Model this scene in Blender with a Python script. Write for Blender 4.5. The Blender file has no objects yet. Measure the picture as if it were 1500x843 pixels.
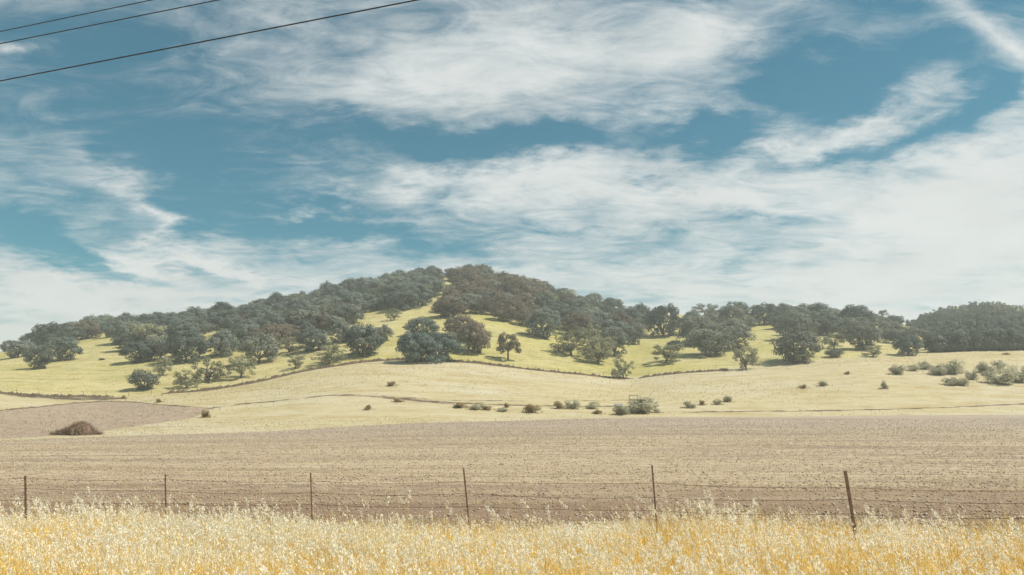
import bpy, math, random
import numpy as np
from mathutils import Vector, Matrix

random.seed(7)
rng = np.random.default_rng(11)
SC = bpy.context.scene
COL = SC.collection

# ------------------------------------------------------------------ camera
FPX, CX, CY = 1177.0, 750.0, 421.5          # lens of the photograph in its own pixels
PITCH = math.atan((630.0 - CY) / FPX)       # level horizon sits at row 630
EYE = 2.4
cam_d = bpy.data.cameras.new('camera')
cam_d.sensor_width = 36.0
cam_d.lens = 36.0 * FPX / 1500.0
cam_d.clip_start = 0.1
cam_d.clip_end = 30000.0
cam = bpy.data.objects.new('camera', cam_d)
COL.objects.link(cam)
cam.location = (0, 0, EYE)
cam.rotation_euler = (math.pi / 2 + PITCH, 0, 0)
SC.camera = cam

# ------------------------------------------------------------------ view
SC.view_settings.view_transform = 'Standard'
SC.view_settings.look = 'None'
SC.view_settings.gamma = 1.0
SC.view_settings.use_curve_mapping = False
SC.view_settings.exposure = 0.56
SC.cycles.use_denoising = True
SC.cycles.max_bounces = 6
SC.cycles.diffuse_bounces = 3
SC.cycles.transmission_bounces = 3
SC.cycles.volume_bounces = 1
SC.cycles.volume_step_rate = 4.0

def ray(px, py):
    """view direction of a pixel as (u, s): sideways and upward slope per metre of depth"""
    xc = (np.asarray(px, float) - CX) / FPX
    yc = (CY - np.asarray(py, float)) / FPX
    den = math.cos(PITCH) - yc * math.sin(PITCH)
    return xc / den, (math.sin(PITCH) + yc * math.cos(PITCH)) / den

# ------------------------------------------------------------------ sun and sky
SUN_EL, SUN_AZ = math.radians(54), math.radians(100)      # azimuth from +Y (straight ahead) towards +X
to_sun = Vector((math.cos(SUN_EL) * math.sin(SUN_AZ), math.cos(SUN_EL) * math.cos(SUN_AZ), math.sin(SUN_EL)))
sun_d = bpy.data.lights.new('sun', 'SUN')
sun_d.energy = 4.6
sun_d.angle = math.radians(0.6)
sun_d.color = (1.0, 0.93, 0.82)
sun = bpy.data.objects.new('sun', sun_d)
COL.objects.link(sun)
sun.rotation_euler = to_sun.to_track_quat('Z', 'Y').to_euler()
sun.location = (60, 20, 90)

world = bpy.data.worlds.new('World')
SC.world = world
world.use_nodes = True
wt = world.node_tree
wt.nodes.clear()
WSTR = 0.1

class NT:
    """small helper to write node trees"""
    def __init__(self, tree):
        self.t = tree
    def n(self, kind, **kw):
        nd = self.t.nodes.new(kind)
        for k, v in kw.items():
            setattr(nd, k, v)
        return nd
    def put(self, sock, val):
        if hasattr(val, 'links'):
            self.t.links.new(val, sock)
        else:
            sock.default_value = val
    def math(self, op, a, b=0.0, c=None, clamp=False):
        nd = self.n('ShaderNodeMath', operation=op, use_clamp=clamp)
        self.put(nd.inputs[0], a)
        self.put(nd.inputs[1], b)
        if c is not None:
            self.put(nd.inputs[2], c)
        return nd.outputs[0]
    def noise(self, vec, scale, detail=4, rough=0.55, dist=0.0, col=False):
        nd = self.n('ShaderNodeTexNoise')
        if vec is not None:
            self.put(nd.inputs['Vector'], vec)
        nd.inputs['Scale'].default_value = scale
        nd.inputs['Detail'].default_value = detail
        nd.inputs['Roughness'].default_value = rough
        nd.inputs['Distortion'].default_value = dist
        return nd.outputs['Color' if col else 'Fac']
    def mapping(self, vec, loc=(0, 0, 0), rot=(0, 0, 0), scale=(1, 1, 1), kind='POINT'):
        nd = self.n('ShaderNodeMapping', vector_type=kind)
        self.put(nd.inputs['Vector'], vec)
        nd.inputs['Location'].default_value = loc
        nd.inputs['Rotation'].default_value = rot
        nd.inputs['Scale'].default_value = scale
        return nd.outputs[0]
    def range(self, v, a, b, c=0.0, d=1.0, smooth=True):
        nd = self.n('ShaderNodeMapRange', interpolation_type='SMOOTHSTEP' if smooth else 'LINEAR')
        self.put(nd.inputs['Value'], v)
        for k, x in zip(('From Min', 'From Max', 'To Min', 'To Max'), (a, b, c, d)):
            self.put(nd.inputs[k], x)
        return nd.outputs['Result']
    def mix(self, fac, a, b, blend='MIX'):
        nd = self.n('ShaderNodeMix', data_type='RGBA', blend_type=blend)
        self.put(nd.inputs[0], fac)
        self.put(nd.inputs[6], a if hasattr(a, 'links') else (*a, 1) if len(a) == 3 else a)
        self.put(nd.inputs[7], b if hasattr(b, 'links') else (*b, 1) if len(b) == 3 else b)
        return nd.outputs[2]

W = NT(wt)
sky = W.n('ShaderNodeTexSky', sky_type='NISHITA', sun_disc=False)
sky.sun_elevation = SUN_EL
sky.sun_rotation = SUN_AZ
sky.air_density = 1.0
sky.dust_density = 0.6
sky.ozone_density = 1.6
tc = W.n('ShaderNodeTexCoord').outputs['Generated']
sep = W.n('ShaderNodeSeparateXYZ')
wt.links.new(tc, sep.inputs[0])
X, Y, Z = sep.outputs
az = W.math('ARCTAN2', X, Y)
el = W.math('ARCSINE', W.math('MINIMUM', W.math('MAXIMUM', Z, -1.0), 1.0))
# the cloud layer: a flat sheet high above, so its streaks close up towards the horizon
inv = W.math('DIVIDE', 1.0, W.math('ADD', W.math('MAXIMUM', Z, 0.0), 0.16))
cmb = W.n('ShaderNodeCombineXYZ')
wt.links.new(W.math('MULTIPLY', X, inv), cmb.inputs[0])
wt.links.new(W.math('MULTIPLY', Y, inv), cmb.inputs[1])
plane = cmb.outputs[0]
ang = W.n('ShaderNodeCombineXYZ')
wt.links.new(az, ang.inputs[0])
wt.links.new(el, ang.inputs[1])
warp = W.noise(plane, 3.4, 7, 0.62, col=True)
vm = W.n('ShaderNodeVectorMath', operation='MULTIPLY_ADD')
wt.links.new(warp, vm.inputs[0])
vm.inputs[1].default_value = (0.24, 0.13, 0.0)
vm.inputs[2].default_value = (-0.12, -0.065, 0.0)
va = W.n('ShaderNodeVectorMath', operation='ADD')
wt.links.new(ang.outputs[0], va.inputs[0])
wt.links.new(vm.outputs[0], va.inputs[1])
angw = va.outputs[0]
# cloud banks and clear lanes, each at its own place in the sky:
# (column, row, half width, half height, tilt, weight) of its middle as seen from the road
BANKS = [
    (150, 130, 420, 170, 10, 0.08), (230, 75, 300, 90, -8, -0.26), (800, 105, 400, 100, 4, 0.52), (640, 120, 190, 70, -8, 0.25), (1010, 35, 130, 70, 30, 0.35), (500, 40, 210, 110, 30, 0.16),
    (760, 262, 260, 48, -4, 0.55), (600, 268, 120, 18, -6, 0.35), (1010, 300, 330, 75, 2, 0.55),
    (1430, 270, 240, 150, -22, 0.80), (1270, 180, 170, 46, -22, 0.55), (1130, 212, 90, 22, 0, 0.55),
    (1185, 108, 140, 62, 18, -0.95), (1040, 200, 110, 36, 6, -0.95), (660, 208, 300, 36, 3, -0.62),
    (820, 208, 130, 26, 4, -0.55), (1225, 224, 100, 28, 4, -0.65), (1400, 168, 130, 32, -24, -0.70), (945, 268, 60, 16, 4, -0.4),
    (1420, 70, 170, 100, 10, -0.55), 
    (230, 325, 230, 30, 36, 0.42), (270, 388, 170, 15, 8, 0.40), (80, 290, 160, 40, 25, 0.12), (120, 428, 260, 26, 3, 0.40),
    (455, 304, 90, 22, -10, 0.42), (490, 342, 230, 36, 4, -0.70), (250, 225, 270, 90, 8, -0.50), (60, 352, 170, 36, 16, -0.70),
    (20, 90, 52, 20, 5, 0.45), (130, 60, 280, 70, -8, -0.12), (820, 340, 60, 18, 3, -0.30), (1120, 318, 120, 12, 8, -0.22),
    (700, 400, 420, 50, 0, 0.30), (1300, 400, 420, 70, 0, 0.35), (1085, 400, 110, 14, 4, -0.15),
]
acc = None
for (px, py, rx, ry, tilt, wgt) in BANKS:
    u, s = ray(px, py)
    a0, e0 = math.atan(float(u)), math.atan(float(s) / math.hypot(1, float(u)))
    m = W.mapping(angw, (a0, e0, 0), (0, 0, -math.radians(tilt)), (1.45 * rx / FPX, 1.45 * ry / FPX, 1), 'TEXTURE')
    g = W.n('ShaderNodeTexGradient', gradient_type='QUADRATIC_SPHERE')
    wt.links.new(m, g.inputs[0])
    acc = W.math('MULTIPLY', g.outputs[1], wgt * 1.15) if acc is None else W.math('MULTIPLY_ADD', g.outputs[1], wgt * 1.15, acc)
# one straight faint trail high on the right
u_, s_ = ray(1458, 50)
mtr = W.mapping(ang.outputs[0], (math.atan(float(u_)), math.atan(float(s_) / math.hypot(1, float(u_))), 0), (0, 0, -math.radians(50)), (260 / FPX, 34 / FPX, 1), 'TEXTURE')
gtr = W.n('ShaderNodeTexGradient', gradient_type='QUADRATIC_SPHERE')
wt.links.new(mtr, gtr.inputs[0])
acc = W.math('MULTIPLY_ADD', gtr.outputs[1], 0.62, acc)
fib = W.mapping(plane, (0.4, 0.2, 0), (0, 0, math.radians(24)), (1.0, 1.9, 1))
n1 = W.noise(fib, 1.5, 9, 0.60, 0.9)
n2 = W.noise(W.mapping(plane, (1.3, 0.1, 0), (0, 0, math.radians(-12)), (1.0, 1.7, 1)), 4.6, 9, 0.66, 1.4)
n3 = W.noise(W.mapping(plane, (0.7, 2.1, 0), (0, 0, math.radians(32)), (1.0, 3.2, 1)), 5.5, 9, 0.64, 0.9)
dens = W.math('ADD', acc, 0.37)
dens = W.math('MULTIPLY_ADD', W.math('SUBTRACT', n1, 0.5), 1.12, dens)
dens = W.math('MULTIPLY_ADD', W.math('SUBTRACT', n2, 0.5), 0.95, dens)
dens = W.math('MULTIPLY_ADD', W.math('SUBTRACT', n3, 0.5), 0.42, dens)
low = W.range(el, 0.06, 0.26, 0.62, 0.0)
dens = W.math('ADD', dens, low)
cov = W.range(dens, 0.08, 1.06, 0.02, 0.98)
shade = W.range(W.noise(plane, 3.3, 6, 0.6), 0.3, 0.7, 0.90, 1.03, False)
hsv = W.mix(1.0, sky.outputs[0], (0.0, 0.465, 0.48), 'MULTIPLY')
cl = W.n('ShaderNodeVectorMath', operation='SCALE')
cl.inputs[0].default_value = (5.2, 5.4, 5.35)
wt.links.new(shade, cl.inputs['Scale'])
skycol = W.mix(cov, hsv, cl.outputs[0])
bg = W.n('ShaderNodeBackground')
bg.inputs['Strength'].default_value = WSTR
wt.links.new(skycol, bg.inputs['Color'])
wo = W.n('ShaderNodeOutputWorld')
wt.links.new(bg.outputs[0], wo.inputs['Surface'])

# ------------------------------------------------------------------ terrain model
def table(px, py, d):
    px, py, d = (np.asarray(a, float) for a in (px, py, d))
    u, s = ray(px, py)
    return u, s, d

UF = np.linspace(-1.7, 1.7, 1701)
def smooth(a, k):
    x = np.arange(-3 * k, 3 * k + 1)
    w = np.exp(-0.5 * (x / k) ** 2)
    w /= w.sum()
    return np.convolve(np.pad(a, 3 * k, mode='edge'), w, 'valid')
def curve(px, py, dpx, dd, k=6):
    u, s = ray(np.array(px), np.array(py))
    S = smooth(np.interp(UF, u, s), k)
    ud, _ = ray(np.array(dpx), np.interp(dpx, px, py))
    D = smooth(np.interp(UF, ud, dd), 3 * k)
    return S, D

S1, D1 = curve([-400, 0, 150, 400, 600, 850, 1000, 1200, 1500, 1900], [650, 646, 641, 633, 620, 612, 610, 609, 608, 606],
               [-400, 0, 300, 600, 850, 1100, 1500, 1900], [118, 122, 132, 148, 158, 165, 172, 178], 8)
S2, D2 = curve([-400, -200, 0, 40, 90, 150, 190, 240, 300, 340, 380, 440, 480, 520, 560, 600, 650, 700, 760, 800, 850, 890, 925, 950, 975, 1010, 1090, 1200, 1270, 1330, 1400, 1500, 1700, 1900],
               [566, 569, 575, 580, 583, 584, 581, 576, 571, 567, 561, 548, 541, 535, 531.5, 530, 531, 533, 539, 544, 549, 554, 556, 553, 549, 546, 541, 533, 527, 523, 518, 515, 512, 512],
               [-400, 0, 300, 600, 900, 1200, 1500, 1900], [205, 208, 228, 256, 262, 272, 290, 300], 3)
S3, D3 = curve([-600, -300, -150, 0, 40, 70, 100, 130, 200, 300, 400, 450, 500, 550, 580, 620, 650, 700, 740, 780, 830, 870, 920, 960, 1000, 1050, 1100, 1150, 1200, 1250, 1300, 1325, 1345, 1400, 1440, 1470, 1500, 1600, 1800, 2000],
               [560, 545, 532, 516, 508, 500, 494, 489, 478, 464, 451, 442, 433, 421, 413, 407, 404, 406, 411, 420, 436, 445, 457, 460, 461, 462, 460, 457, 462, 467, 472, 476, 468, 452, 446, 447, 453, 474, 500, 515],
               [-600, 0, 100, 300, 650, 900, 1100, 1250, 1320, 1355, 1450, 1900], [420, 440, 460, 530, 620, 600, 570, 565, 600, 710, 760, 780], 3)

def at(tab, u):
    return np.interp(u, UF, tab)

# fence beside the road: its line runs slightly nearer on the right
FENCE = [(-170, 700, -168), (37, 697, 38), (242, 695, 243), (455, 693, 457), (679, 686, 686), (955, 682, 961), (1238, 690, 1249), (1540, 684, 1538)]
def fence_depth(px):
    return 18.6 - 2.9 * (px - 37) / 1206.0
def fence_y(x):
    u37, u1243 = float(ray(37, 757)[0]), float(ray(1243, 757)[0])
    x0, y0, x1, y1 = u37 * 18.6, 18.6, u1243 * 15.7, 15.7
    return y0 + (np.asarray(x, float) - x0) * (y1 - y0) / (x1 - x0)

def bumps(x, y):
    z = 0.0
    for (fx, fy, ph, a) in ((.021, .017, 1.0, .55), (-.043, .031, 2.2, .30), (.083, .051, .4, .16), (.031, -.094, 3.3, .15), (.19, .13, 1.7, .05), (-.27, .22, .2, .035)):
        z = z + a * np.sin(fx * x + fy * y + ph) * np.cos(fy * x * 1.3 - fx * y * .7 + ph * 2.1)
    return z

def height(x, y):
    """ground height above the verge at a place (x, y), metres"""
    x = np.asarray(x, float); y = np.asarray(y, float)
    yy = np.maximum(y, 6.0)
    u = np.clip(x / yy, -1.65, 1.65)
    d1, d2, d3 = at(D1, u), at(D2, u), at(D3, u)
    z1, z2, z3 = at(S1, u) * d1 + EYE, at(S2, u) * d2 + EYE, at(S3, u) * d3 + EYE
    za = z1 * np.clip((yy - 50.0) / (d1 - 50.0), 0, 1) ** 1.35
    t = np.clip((yy - d1) / (d2 - d1), 0, 1)
    zb = z1 + (z2 - z1) * (0.86 * t + 0.14 * t * t * (3 - 2 * t))
    t = np.clip((yy - d2) / (d3 - d2), 0, 1)
    zc = z2 + (z3 - z2) * (1 - (1 - t) ** 1.13)
    t = np.clip((yy - d3) / 650.0, 0, 1)
    zd = z3 + (6.0 - z3) * t * t * (3 - 2 * t)
    z = np.where(yy < d1, za, np.where(yy < d2, zb, np.where(yy < d3, zc, zd)))
    amp = np.clip((yy - d1 * .8) / 120.0, 0, 1) * np.clip((900 - yy) / 200, 0.3, 1)
    return z + bumps(x, y) * amp

DG = np.concatenate([np.linspace(15, 200, 500), np.linspace(200.5, 860, 900)])
def ground(px, py, lo=15.0):
    """place on the ground seen at a pixel (first surface met by the sight line)"""
    u, s = (float(v) for v in ray(px, py))
    d = DG[DG >= lo]
    hs = (height(u * d, d) - EYE) / d
    k = np.nonzero(hs >= s)[0]
    i = int(k[0]) if len(k) else int(np.argmax(hs))
    return np.array([u * d[i], d[i], float(height(u * d[i], d[i]))])

# ------------------------------------------------------------------ mesh and tag helpers
def mesh_np(name, verts, faces_flat, nper, mats=None, mat_idx=None, attrs=None, smooth_shade=False):
    """mesh from numpy arrays, all faces with nper corners (or an array of corner counts)"""
    me = bpy.data.meshes.new(name)
    verts = np.ascontiguousarray(verts, dtype=np.float32)
    ff = np.ascontiguousarray(faces_flat, dtype=np.int32).ravel()
    cnt = np.full(len(ff) // nper, nper, dtype=np.int32) if np.isscalar(nper) else np.asarray(nper, np.int32)
    me.vertices.add(len(verts))
    me.vertices.foreach_set('co', verts.ravel())
    me.loops.add(len(ff))
    me.loops.foreach_set('vertex_index', ff)
    me.polygons.add(len(cnt))
    st = np.concatenate([[0], np.cumsum(cnt)[:-1]]).astype(np.int32)
    me.polygons.foreach_set('loop_start', st)
    for m in mats or []:
        me.materials.append(m)
    if mat_idx is not None:
        me.polygons.foreach_set('material_index', np.asarray(mat_idx, np.int32))
    if smooth_shade:
        me.polygons.foreach_set('use_smooth', np.ones(len(cnt), dtype=bool))
    for k, v in (attrs or {}).items():
        a = me.attributes.new(k, 'FLOAT', 'POINT')
        a.data.foreach_set('value', np.asarray(v, np.float32))
    me.update(calc_edges=True)
    return me

def obj(name, me, parent=None, loc=(0, 0, 0)):
    o = bpy.data.objects.new(name, me)
    COL.objects.link(o)
    o.location = loc
    if parent:
        o.parent = parent
    return o

def tag(o, label, cat, group=None, kind=None):
    o['label'] = label
    if cat:
        o['category'] = cat
    if group:
        o['group'] = group
    if kind:
        o['kind'] = kind
    return o

class MB:
    """collects boxes, tubes and faces into one mesh"""
    def __init__(self):
        self.v, self.f = [], []
    def add(self, verts, faces):
        b = len(self.v)
        self.v += [tuple(p) for p in verts]
        self.f += [tuple(i + b for i in f) for f in faces]
    def box(self, c, s):
        x, y, z = c; a, b, h = (k / 2 for k in s)
        self.add([(x + i * a, y + j * b, z + k * h) for k in (-1, 1) for j in (-1, 1) for i in (-1, 1)],
                 [(0, 2, 3, 1), (4, 5, 7, 6), (0, 1, 5, 4), (2, 6, 7, 3), (0, 4, 6, 2), (1, 3, 7, 5)])
    def tube(self, pts, rad, n=6, caps=True):
        pts = [Vector(p) for p in pts]
        rad = rad if hasattr(rad, '__len__') else [rad] * len(pts)
        rings = []
        for i, p in enumerate(pts):
            t = (pts[min(i + 1, len(pts) - 1)] - pts[max(i - 1, 0)]).normalized()
            a = t.cross(Vector((0, 0, 1)) if abs(t.z) < .9 else Vector((1, 0, 0))).normalized()
            b = t.cross(a)
            rings.append([p + (a * math.cos(2 * math.pi * k / n) + b * math.sin(2 * math.pi * k / n)) * rad[i] for k in range(n)])
        vs = [q for r in rings for q in r]
        fs = [(i * n + k, i * n + (k + 1) % n, (i + 1) * n + (k + 1) % n, (i + 1) * n + k) for i in range(len(pts) - 1) for k in range(n)]
        if caps:
            fs += [tuple(range(n))[::-1], tuple((len(pts) - 1) * n + k for k in range(n))]
        self.add(vs, fs)
    def mesh(self, name, mat, sm=False):
        me = bpy.data.meshes.new(name)
        me.from_pydata(self.v, [], self.f)
        me.materials.append(mat)
        if sm:
            me.polygons.foreach_set('use_smooth', [True] * len(me.polygons))
        me.update()
        return me

# ------------------------------------------------------------------ materials
def new_mat(name, rough=0.9, spec=0.2):
    m = bpy.data.materials.new(name)
    m.use_nodes = True
    t = NT(m.node_tree)
    b = m.node_tree.nodes['Principled BSDF']
    b.inputs['Roughness'].default_value = rough
    b.inputs['Specular IOR Level'].default_value = spec
    return m, t, b
def attr(t, name):
    return t.n('ShaderNodeAttribute', attribute_name=name).outputs['Fac']
def geo_pos(t):
    return t.n('ShaderNodeNewGeometry').outputs['Position']
def bump(t, b, h, strength, dist):
    n = t.n('ShaderNodeBump')
    n.inputs['Strength'].default_value = strength
    n.inputs['Distance'].default_value = dist
    t.put(n.inputs['Height'], h)
    t.put(b.inputs['Normal'], n.outputs[0])

def mat_plain(name, col, var=0.2, scale=8.0, rough=0.85, spec=0.25):
    m, t, b = new_mat(name, rough, spec)
    n = t.noise(t.n('ShaderNodeTexCoord').outputs['Object'], scale, 5)
    f = t.range(n, 0.3, 0.7, 1 - var, 1 + var, False)
    sc = t.n('ShaderNodeVectorMath', operation='SCALE')
    sc.inputs[0].default_value = col
    t.put(sc.inputs['Scale'], f)
    t.put(b.inputs['Base Color'], sc.outputs[0])
    return m

def mat_verge():
    m, t, b = new_mat('dry_verge_soil')
    p = geo_pos(t)
    n = t.noise(p, 3.0, 8, 0.65)
    c = t.mix(t.range(n, 0.3, 0.7), (0.42, 0.30, 0.13), (0.56, 0.44, 0.22))
    t.put(b.inputs['Base Color'], c)
    bump(t, b, t.noise(p, 14.0, 6, 0.7), 0.8, 0.05)
    return m

def mat_field():
    m, t, b = new_mat('ploughed_soil')
    p = geo_pos(t)
    rows = t.noise(t.mapping(p, scale=(0.045, 0.55, 0.2)), 1.0, 8, 0.62)
    fine = t.noise(t.mapping(p, scale=(0.9, 3.0, 1.0)), 1.0, 8, 0.72)
    big = t.noise(t.mapping(p, scale=(0.018, 0.03, 0.02)), 1.0, 3, 0.5)
    far = t.noise(t.mapping(p, scale=(0.12, 0.55, 0.1)), 1.0, 10, 0.78)
    c = t.mix(t.range(rows, 0.36, 0.64), (0.225, 0.165, 0.120), (0.37, 0.295, 0.205))
    c = t.mix(t.range(fine, 0.42, 0.66, 0, 0.75), c, (0.460, 0.377, 0.248))
    c = t.mix(t.range(far, 0.52, 0.7, 0, 0.8), c, (0.184, 0.129, 0.092))
    c = t.mix(t.range(big, 0.40, 0.66, 0, 0.5), c, (0.423, 0.345, 0.225))
    sy = t.n('ShaderNodeSeparateXYZ')
    t.put(sy.inputs[0], p)
    yy = t.math('MULTIPLY_ADD', t.math('SUBTRACT', t.noise(t.mapping(p, scale=(0.05, 0.12, 0.1)), 1.0, 4, 0.6), 0.5), 26.0, sy.outputs[1])
    c = t.mix(t.range(yy, 40.0, 26.0, 0, 0.8), c, (0.185, 0.118, 0.077))
    wide = t.noise(t.mapping(p, rot=(0, 0, math.radians(-2)), scale=(0.008, 0.075, 0.02)), 1.0, 7, 0.66)
    c = t.mix(t.range(wide, 0.50, 0.66, 0, 0.6), c, (0.22, 0.165, 0.12))
    c = t.mix(t.range(wide, 0.50, 0.36, 0, 0.4), c, (0.45, 0.385, 0.27))
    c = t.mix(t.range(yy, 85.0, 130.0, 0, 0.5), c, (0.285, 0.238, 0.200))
    t.put(b.inputs['Base Color'], c)
    strk = t.noise(t.mapping(p, scale=(0.16, 2.4, 0.5)), 1.0, 7, 0.7)
    c = t.mix(t.range(strk, 0.52, 0.66, 0, 0.5), c, (0.20, 0.15, 0.108))
    t.put(b.inputs['Base Color'], c)
    h = t.math('ADD', t.noise(t.mapping(p, scale=(1.2, 2.6, 1.0)), 1.6, 8, 0.7), t.math('MULTIPLY', rows, 1.5))
    bump(t, b, h, 0.8, 0.12)
    return m

def mat_meadow():
    m, t, b = new_mat('dry_meadow_grass')
    p = geo_pos(t)
    big = t.noise(t.mapping(p, scale=(0.012, 0.02, 0.03)), 1.0, 4, 0.55)
    mid = t.noise(t.mapping(p, scale=(0.06, 0.16, 0.1)), 1.0, 9, 0.68)
    fine = t.noise(t.mapping(p, scale=(0.7, 0.9, 0.9)), 1.0, 7, 0.72)
    c = t.mix(t.range(big, 0.35, 0.65), (0.405, 0.345, 0.195), (0.425, 0.375, 0.25))
    c = t.mix(t.range(mid, 0.44, 0.68, 0, 0.8), c, (0.343, 0.268, 0.123))
    c = t.mix(t.range(fine, 0.55, 0.75, 0, 0.75), c, (0.238, 0.176, 0.075))
    lines = t.noise(t.mapping(p, rot=(0, 0, math.radians(9)), scale=(0.012, 0.75, 0.6)), 1.0, 5, 0.6)
    c = t.mix(t.range(lines, 0.52, 0.68, 0, 0.45), c, (0.290, 0.220, 0.110))
    c = t.mix(t.range(t.noise(t.mapping(p, scale=(0.03, 0.05, 0.05)), 1.0, 9, 0.7), 0.54, 0.7, 0, 0.55), c, (0.440, 0.405, 0.308))
    mott = t.noise(t.mapping(p, scale=(0.20, 0.34, 0.3)), 1.0, 8, 0.8)
    c = t.mix(t.range(mott, 0.51, 0.64, 0, 0.5), c, (0.27, 0.20, 0.095))
    c = t.mix(t.range(mott, 0.47, 0.36, 0, 0.45), c, (0.50, 0.45, 0.315))
    soil = t.mix(t.range(fine, 0.35, 0.7), (0.352, 0.277, 0.198), (0.211, 0.154, 0.110))
    edge = t.math('MULTIPLY_ADD', t.math('SUBTRACT', mid, 0.5), 0.9, attr(t, 'soil'))
    c = t.mix(t.range(edge, 0.35, 0.65), c, soil)
    dark = t.math('MULTIPLY_ADD', t.math('SUBTRACT', t.noise(t.mapping(p, scale=(0.25, 0.5, 0.5)), 1.0, 6, 0.7), 0.5), 3.4, attr(t, 'track'))
    c = t.mix(t.range(dark, 0.45, 0.95), c, (0.092, 0.063, 0.041))
    t.put(b.inputs['Base Color'], c)
    bump(t, b, t.noise(t.mapping(p, scale=(0.8, 0.8, 0.8)), 1.0, 8, 0.75), 0.7, 0.35)
    return m

def mat_hill():
    m, t, b = new_mat('hill_grass')
    p = geo_pos(t)
    big = t.noise(t.mapping(p, scale=(0.01, 0.012, 0.02)), 1.0, 4, 0.55)
    mid = t.noise(t.mapping(p, scale=(0.07, 0.12, 0.1)), 1.0, 9, 0.68)
    fine = t.noise(t.mapping(p, scale=(0.6, 0.6, 0.6)), 1.0, 7, 0.72)
    c = t.mix(t.range(big, 0.35, 0.65), (0.355, 0.318, 0.100), (0.43, 0.368, 0.178))
    c = t.mix(t.range(mid, 0.45, 0.70, 0, 0.8), c, (0.261, 0.239, 0.083))
    paths = t.noise(t.mapping(p, scale=(0.015, 0.05, 1.3)), 1.0, 6, 0.65)
    c = t.mix(t.range(paths, 0.54, 0.68, 0, 0.8), c, (0.225, 0.185, 0.083))
    c = t.mix(t.range(t.noise(t.mapping(p, scale=(0.04, 0.06, 0.05)), 1.0, 9, 0.7), 0.54, 0.7, 0, 0.6), c, (0.435, 0.396, 0.235))
    mott = t.noise(t.mapping(p, scale=(0.22, 0.22, 0.3)), 1.0, 8, 0.8)
    c = t.mix(t.range(mott, 0.50, 0.62, 0, 0.5), c, (0.215, 0.20, 0.065))
    c = t.mix(t.range(mott, 0.47, 0.36, 0, 0.5), c, (0.47, 0.42, 0.235))
    rim = t.math('MULTIPLY_ADD', t.math('SUBTRACT', mid, 0.5), 1.6, attr(t, 'rim'))
    c = t.mix(t.range(rim, 0.3, 0.7), c, (0.40, 0.345, 0.205))
    c = t.mix(t.range(fine, 0.55, 0.76, 0, 0.75), c, (0.174, 0.152, 0.052))
    t.put(b.inputs['Base Color'], c)
    bump(t, b, t.noise(t.mapping(p, scale=(0.6, 0.6, 0.6)), 1.0, 8, 0.75), 0.7, 0.4)
    return m

def mat_leaf(name, ca, cb, transl=0.4):
    """two leaf tones picked per clump and per tree"""
    m = bpy.data.materials.new(name)
    m.use_nodes = True
    t = NT(m.node_tree)
    m.node_tree.nodes.clear()
    f = attr(t, 'tone')
    rnd = t.n('ShaderNodeObjectInfo').outputs['Random']
    k = t.math('MULTIPLY_ADD', t.math('SUBTRACT', rnd, 0.5), 0.95, f)
    c = t.mix(t.range(k, 0.0, 1.0, 0, 1, False), ca, cb)
    d = t.n('ShaderNodeBsdfDiffuse')
    tr = t.n('ShaderNodeBsdfTranslucent')
    t.put(d.inputs[0], c)
    t.put(tr.inputs[0], c)
    mx = t.n('ShaderNodeMixShader')
    mx.inputs[0].default_value = transl
    t.put(mx.inputs[1], d.outputs[0])
    t.put(mx.inputs[2], tr.outputs[0])
    out = t.n('ShaderNodeOutputMaterial')
    t.put(out.inputs[0], mx.outputs[0])
    return m

M_VERGE, M_FIELD, M_MEADOW, M_HILL = mat_verge(), mat_field(), mat_meadow(), mat_hill()
M_BARK = mat_plain('oak_bark', (0.10, 0.08, 0.062), 0.35, 3.0)
M_LEAF = {
    'dark': mat_leaf('dark_oak_leaves', (0.094, 0.118, 0.098), (0.245, 0.275, 0.232)),
    'brown': mat_leaf('veil_brown_oak_leaves', (0.135, 0.112, 0.080), (0.270, 0.230, 0.170)),  # brown cast of the windscreen veil put into the leaf colour, also for variety
    'pale': mat_leaf('pale_oak_leaves', (0.20, 0.205, 0.125), (0.35, 0.345, 0.22), 0.35),
    'mid': mat_leaf('grey_green_oak_leaves', (0.125, 0.142, 0.112), (0.255, 0.268, 0.212), 0.33),
}
M_LEAF['blue'] = mat_leaf('blue_green_oak_leaves', (0.115, 0.155, 0.135), (0.230, 0.275, 0.245), 0.35)
M_SAGE = mat_leaf('sage_bush_leaves', (0.39, 0.375, 0.255), (0.55, 0.53, 0.385), 0.48)
M_RUST = mat_leaf('dry_brown_bush_leaves', (0.25, 0.19, 0.09), (0.44, 0.35, 0.18), 0.4)
M_TWIG = mat_plain('dead_twigs', (0.20, 0.135, 0.088), 0.45, 2.0)

# ------------------------------------------------------------------ the ground, one sheet per kind of land
def poly_dist(px, py, pts):
    """distance in metres-free pixel units from points to a polyline (used only to lay out tracks on the land)"""
    best = np.full(px.shape, 1e9)
    for (x0, y0), (x1, y1) in zip(pts[:-1], pts[1:]):
        dx, dy = x1 - x0, y1 - y0
        t = np.clip(((px - x0) * dx + (py - y0) * dy) / (dx * dx + dy * dy), 0, 1)
        best = np.minimum(best, np.hypot(px - x0 - t * dx, py - y0 - t * dy))
    return best
def inside(px, py, poly):
    r = np.zeros(np.shape(px), bool)
    n = len(poly)
    for i in range(n):
        x0, y0 = poly[i]; x1, y1 = poly[(i + 1) % n]
        c = ((y0 > py) != (y1 > py)) & (px < (x1 - x0) * (py - y0) / (y1 - y0 + 1e-9) + x0)
        r ^= c
    return r

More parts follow.
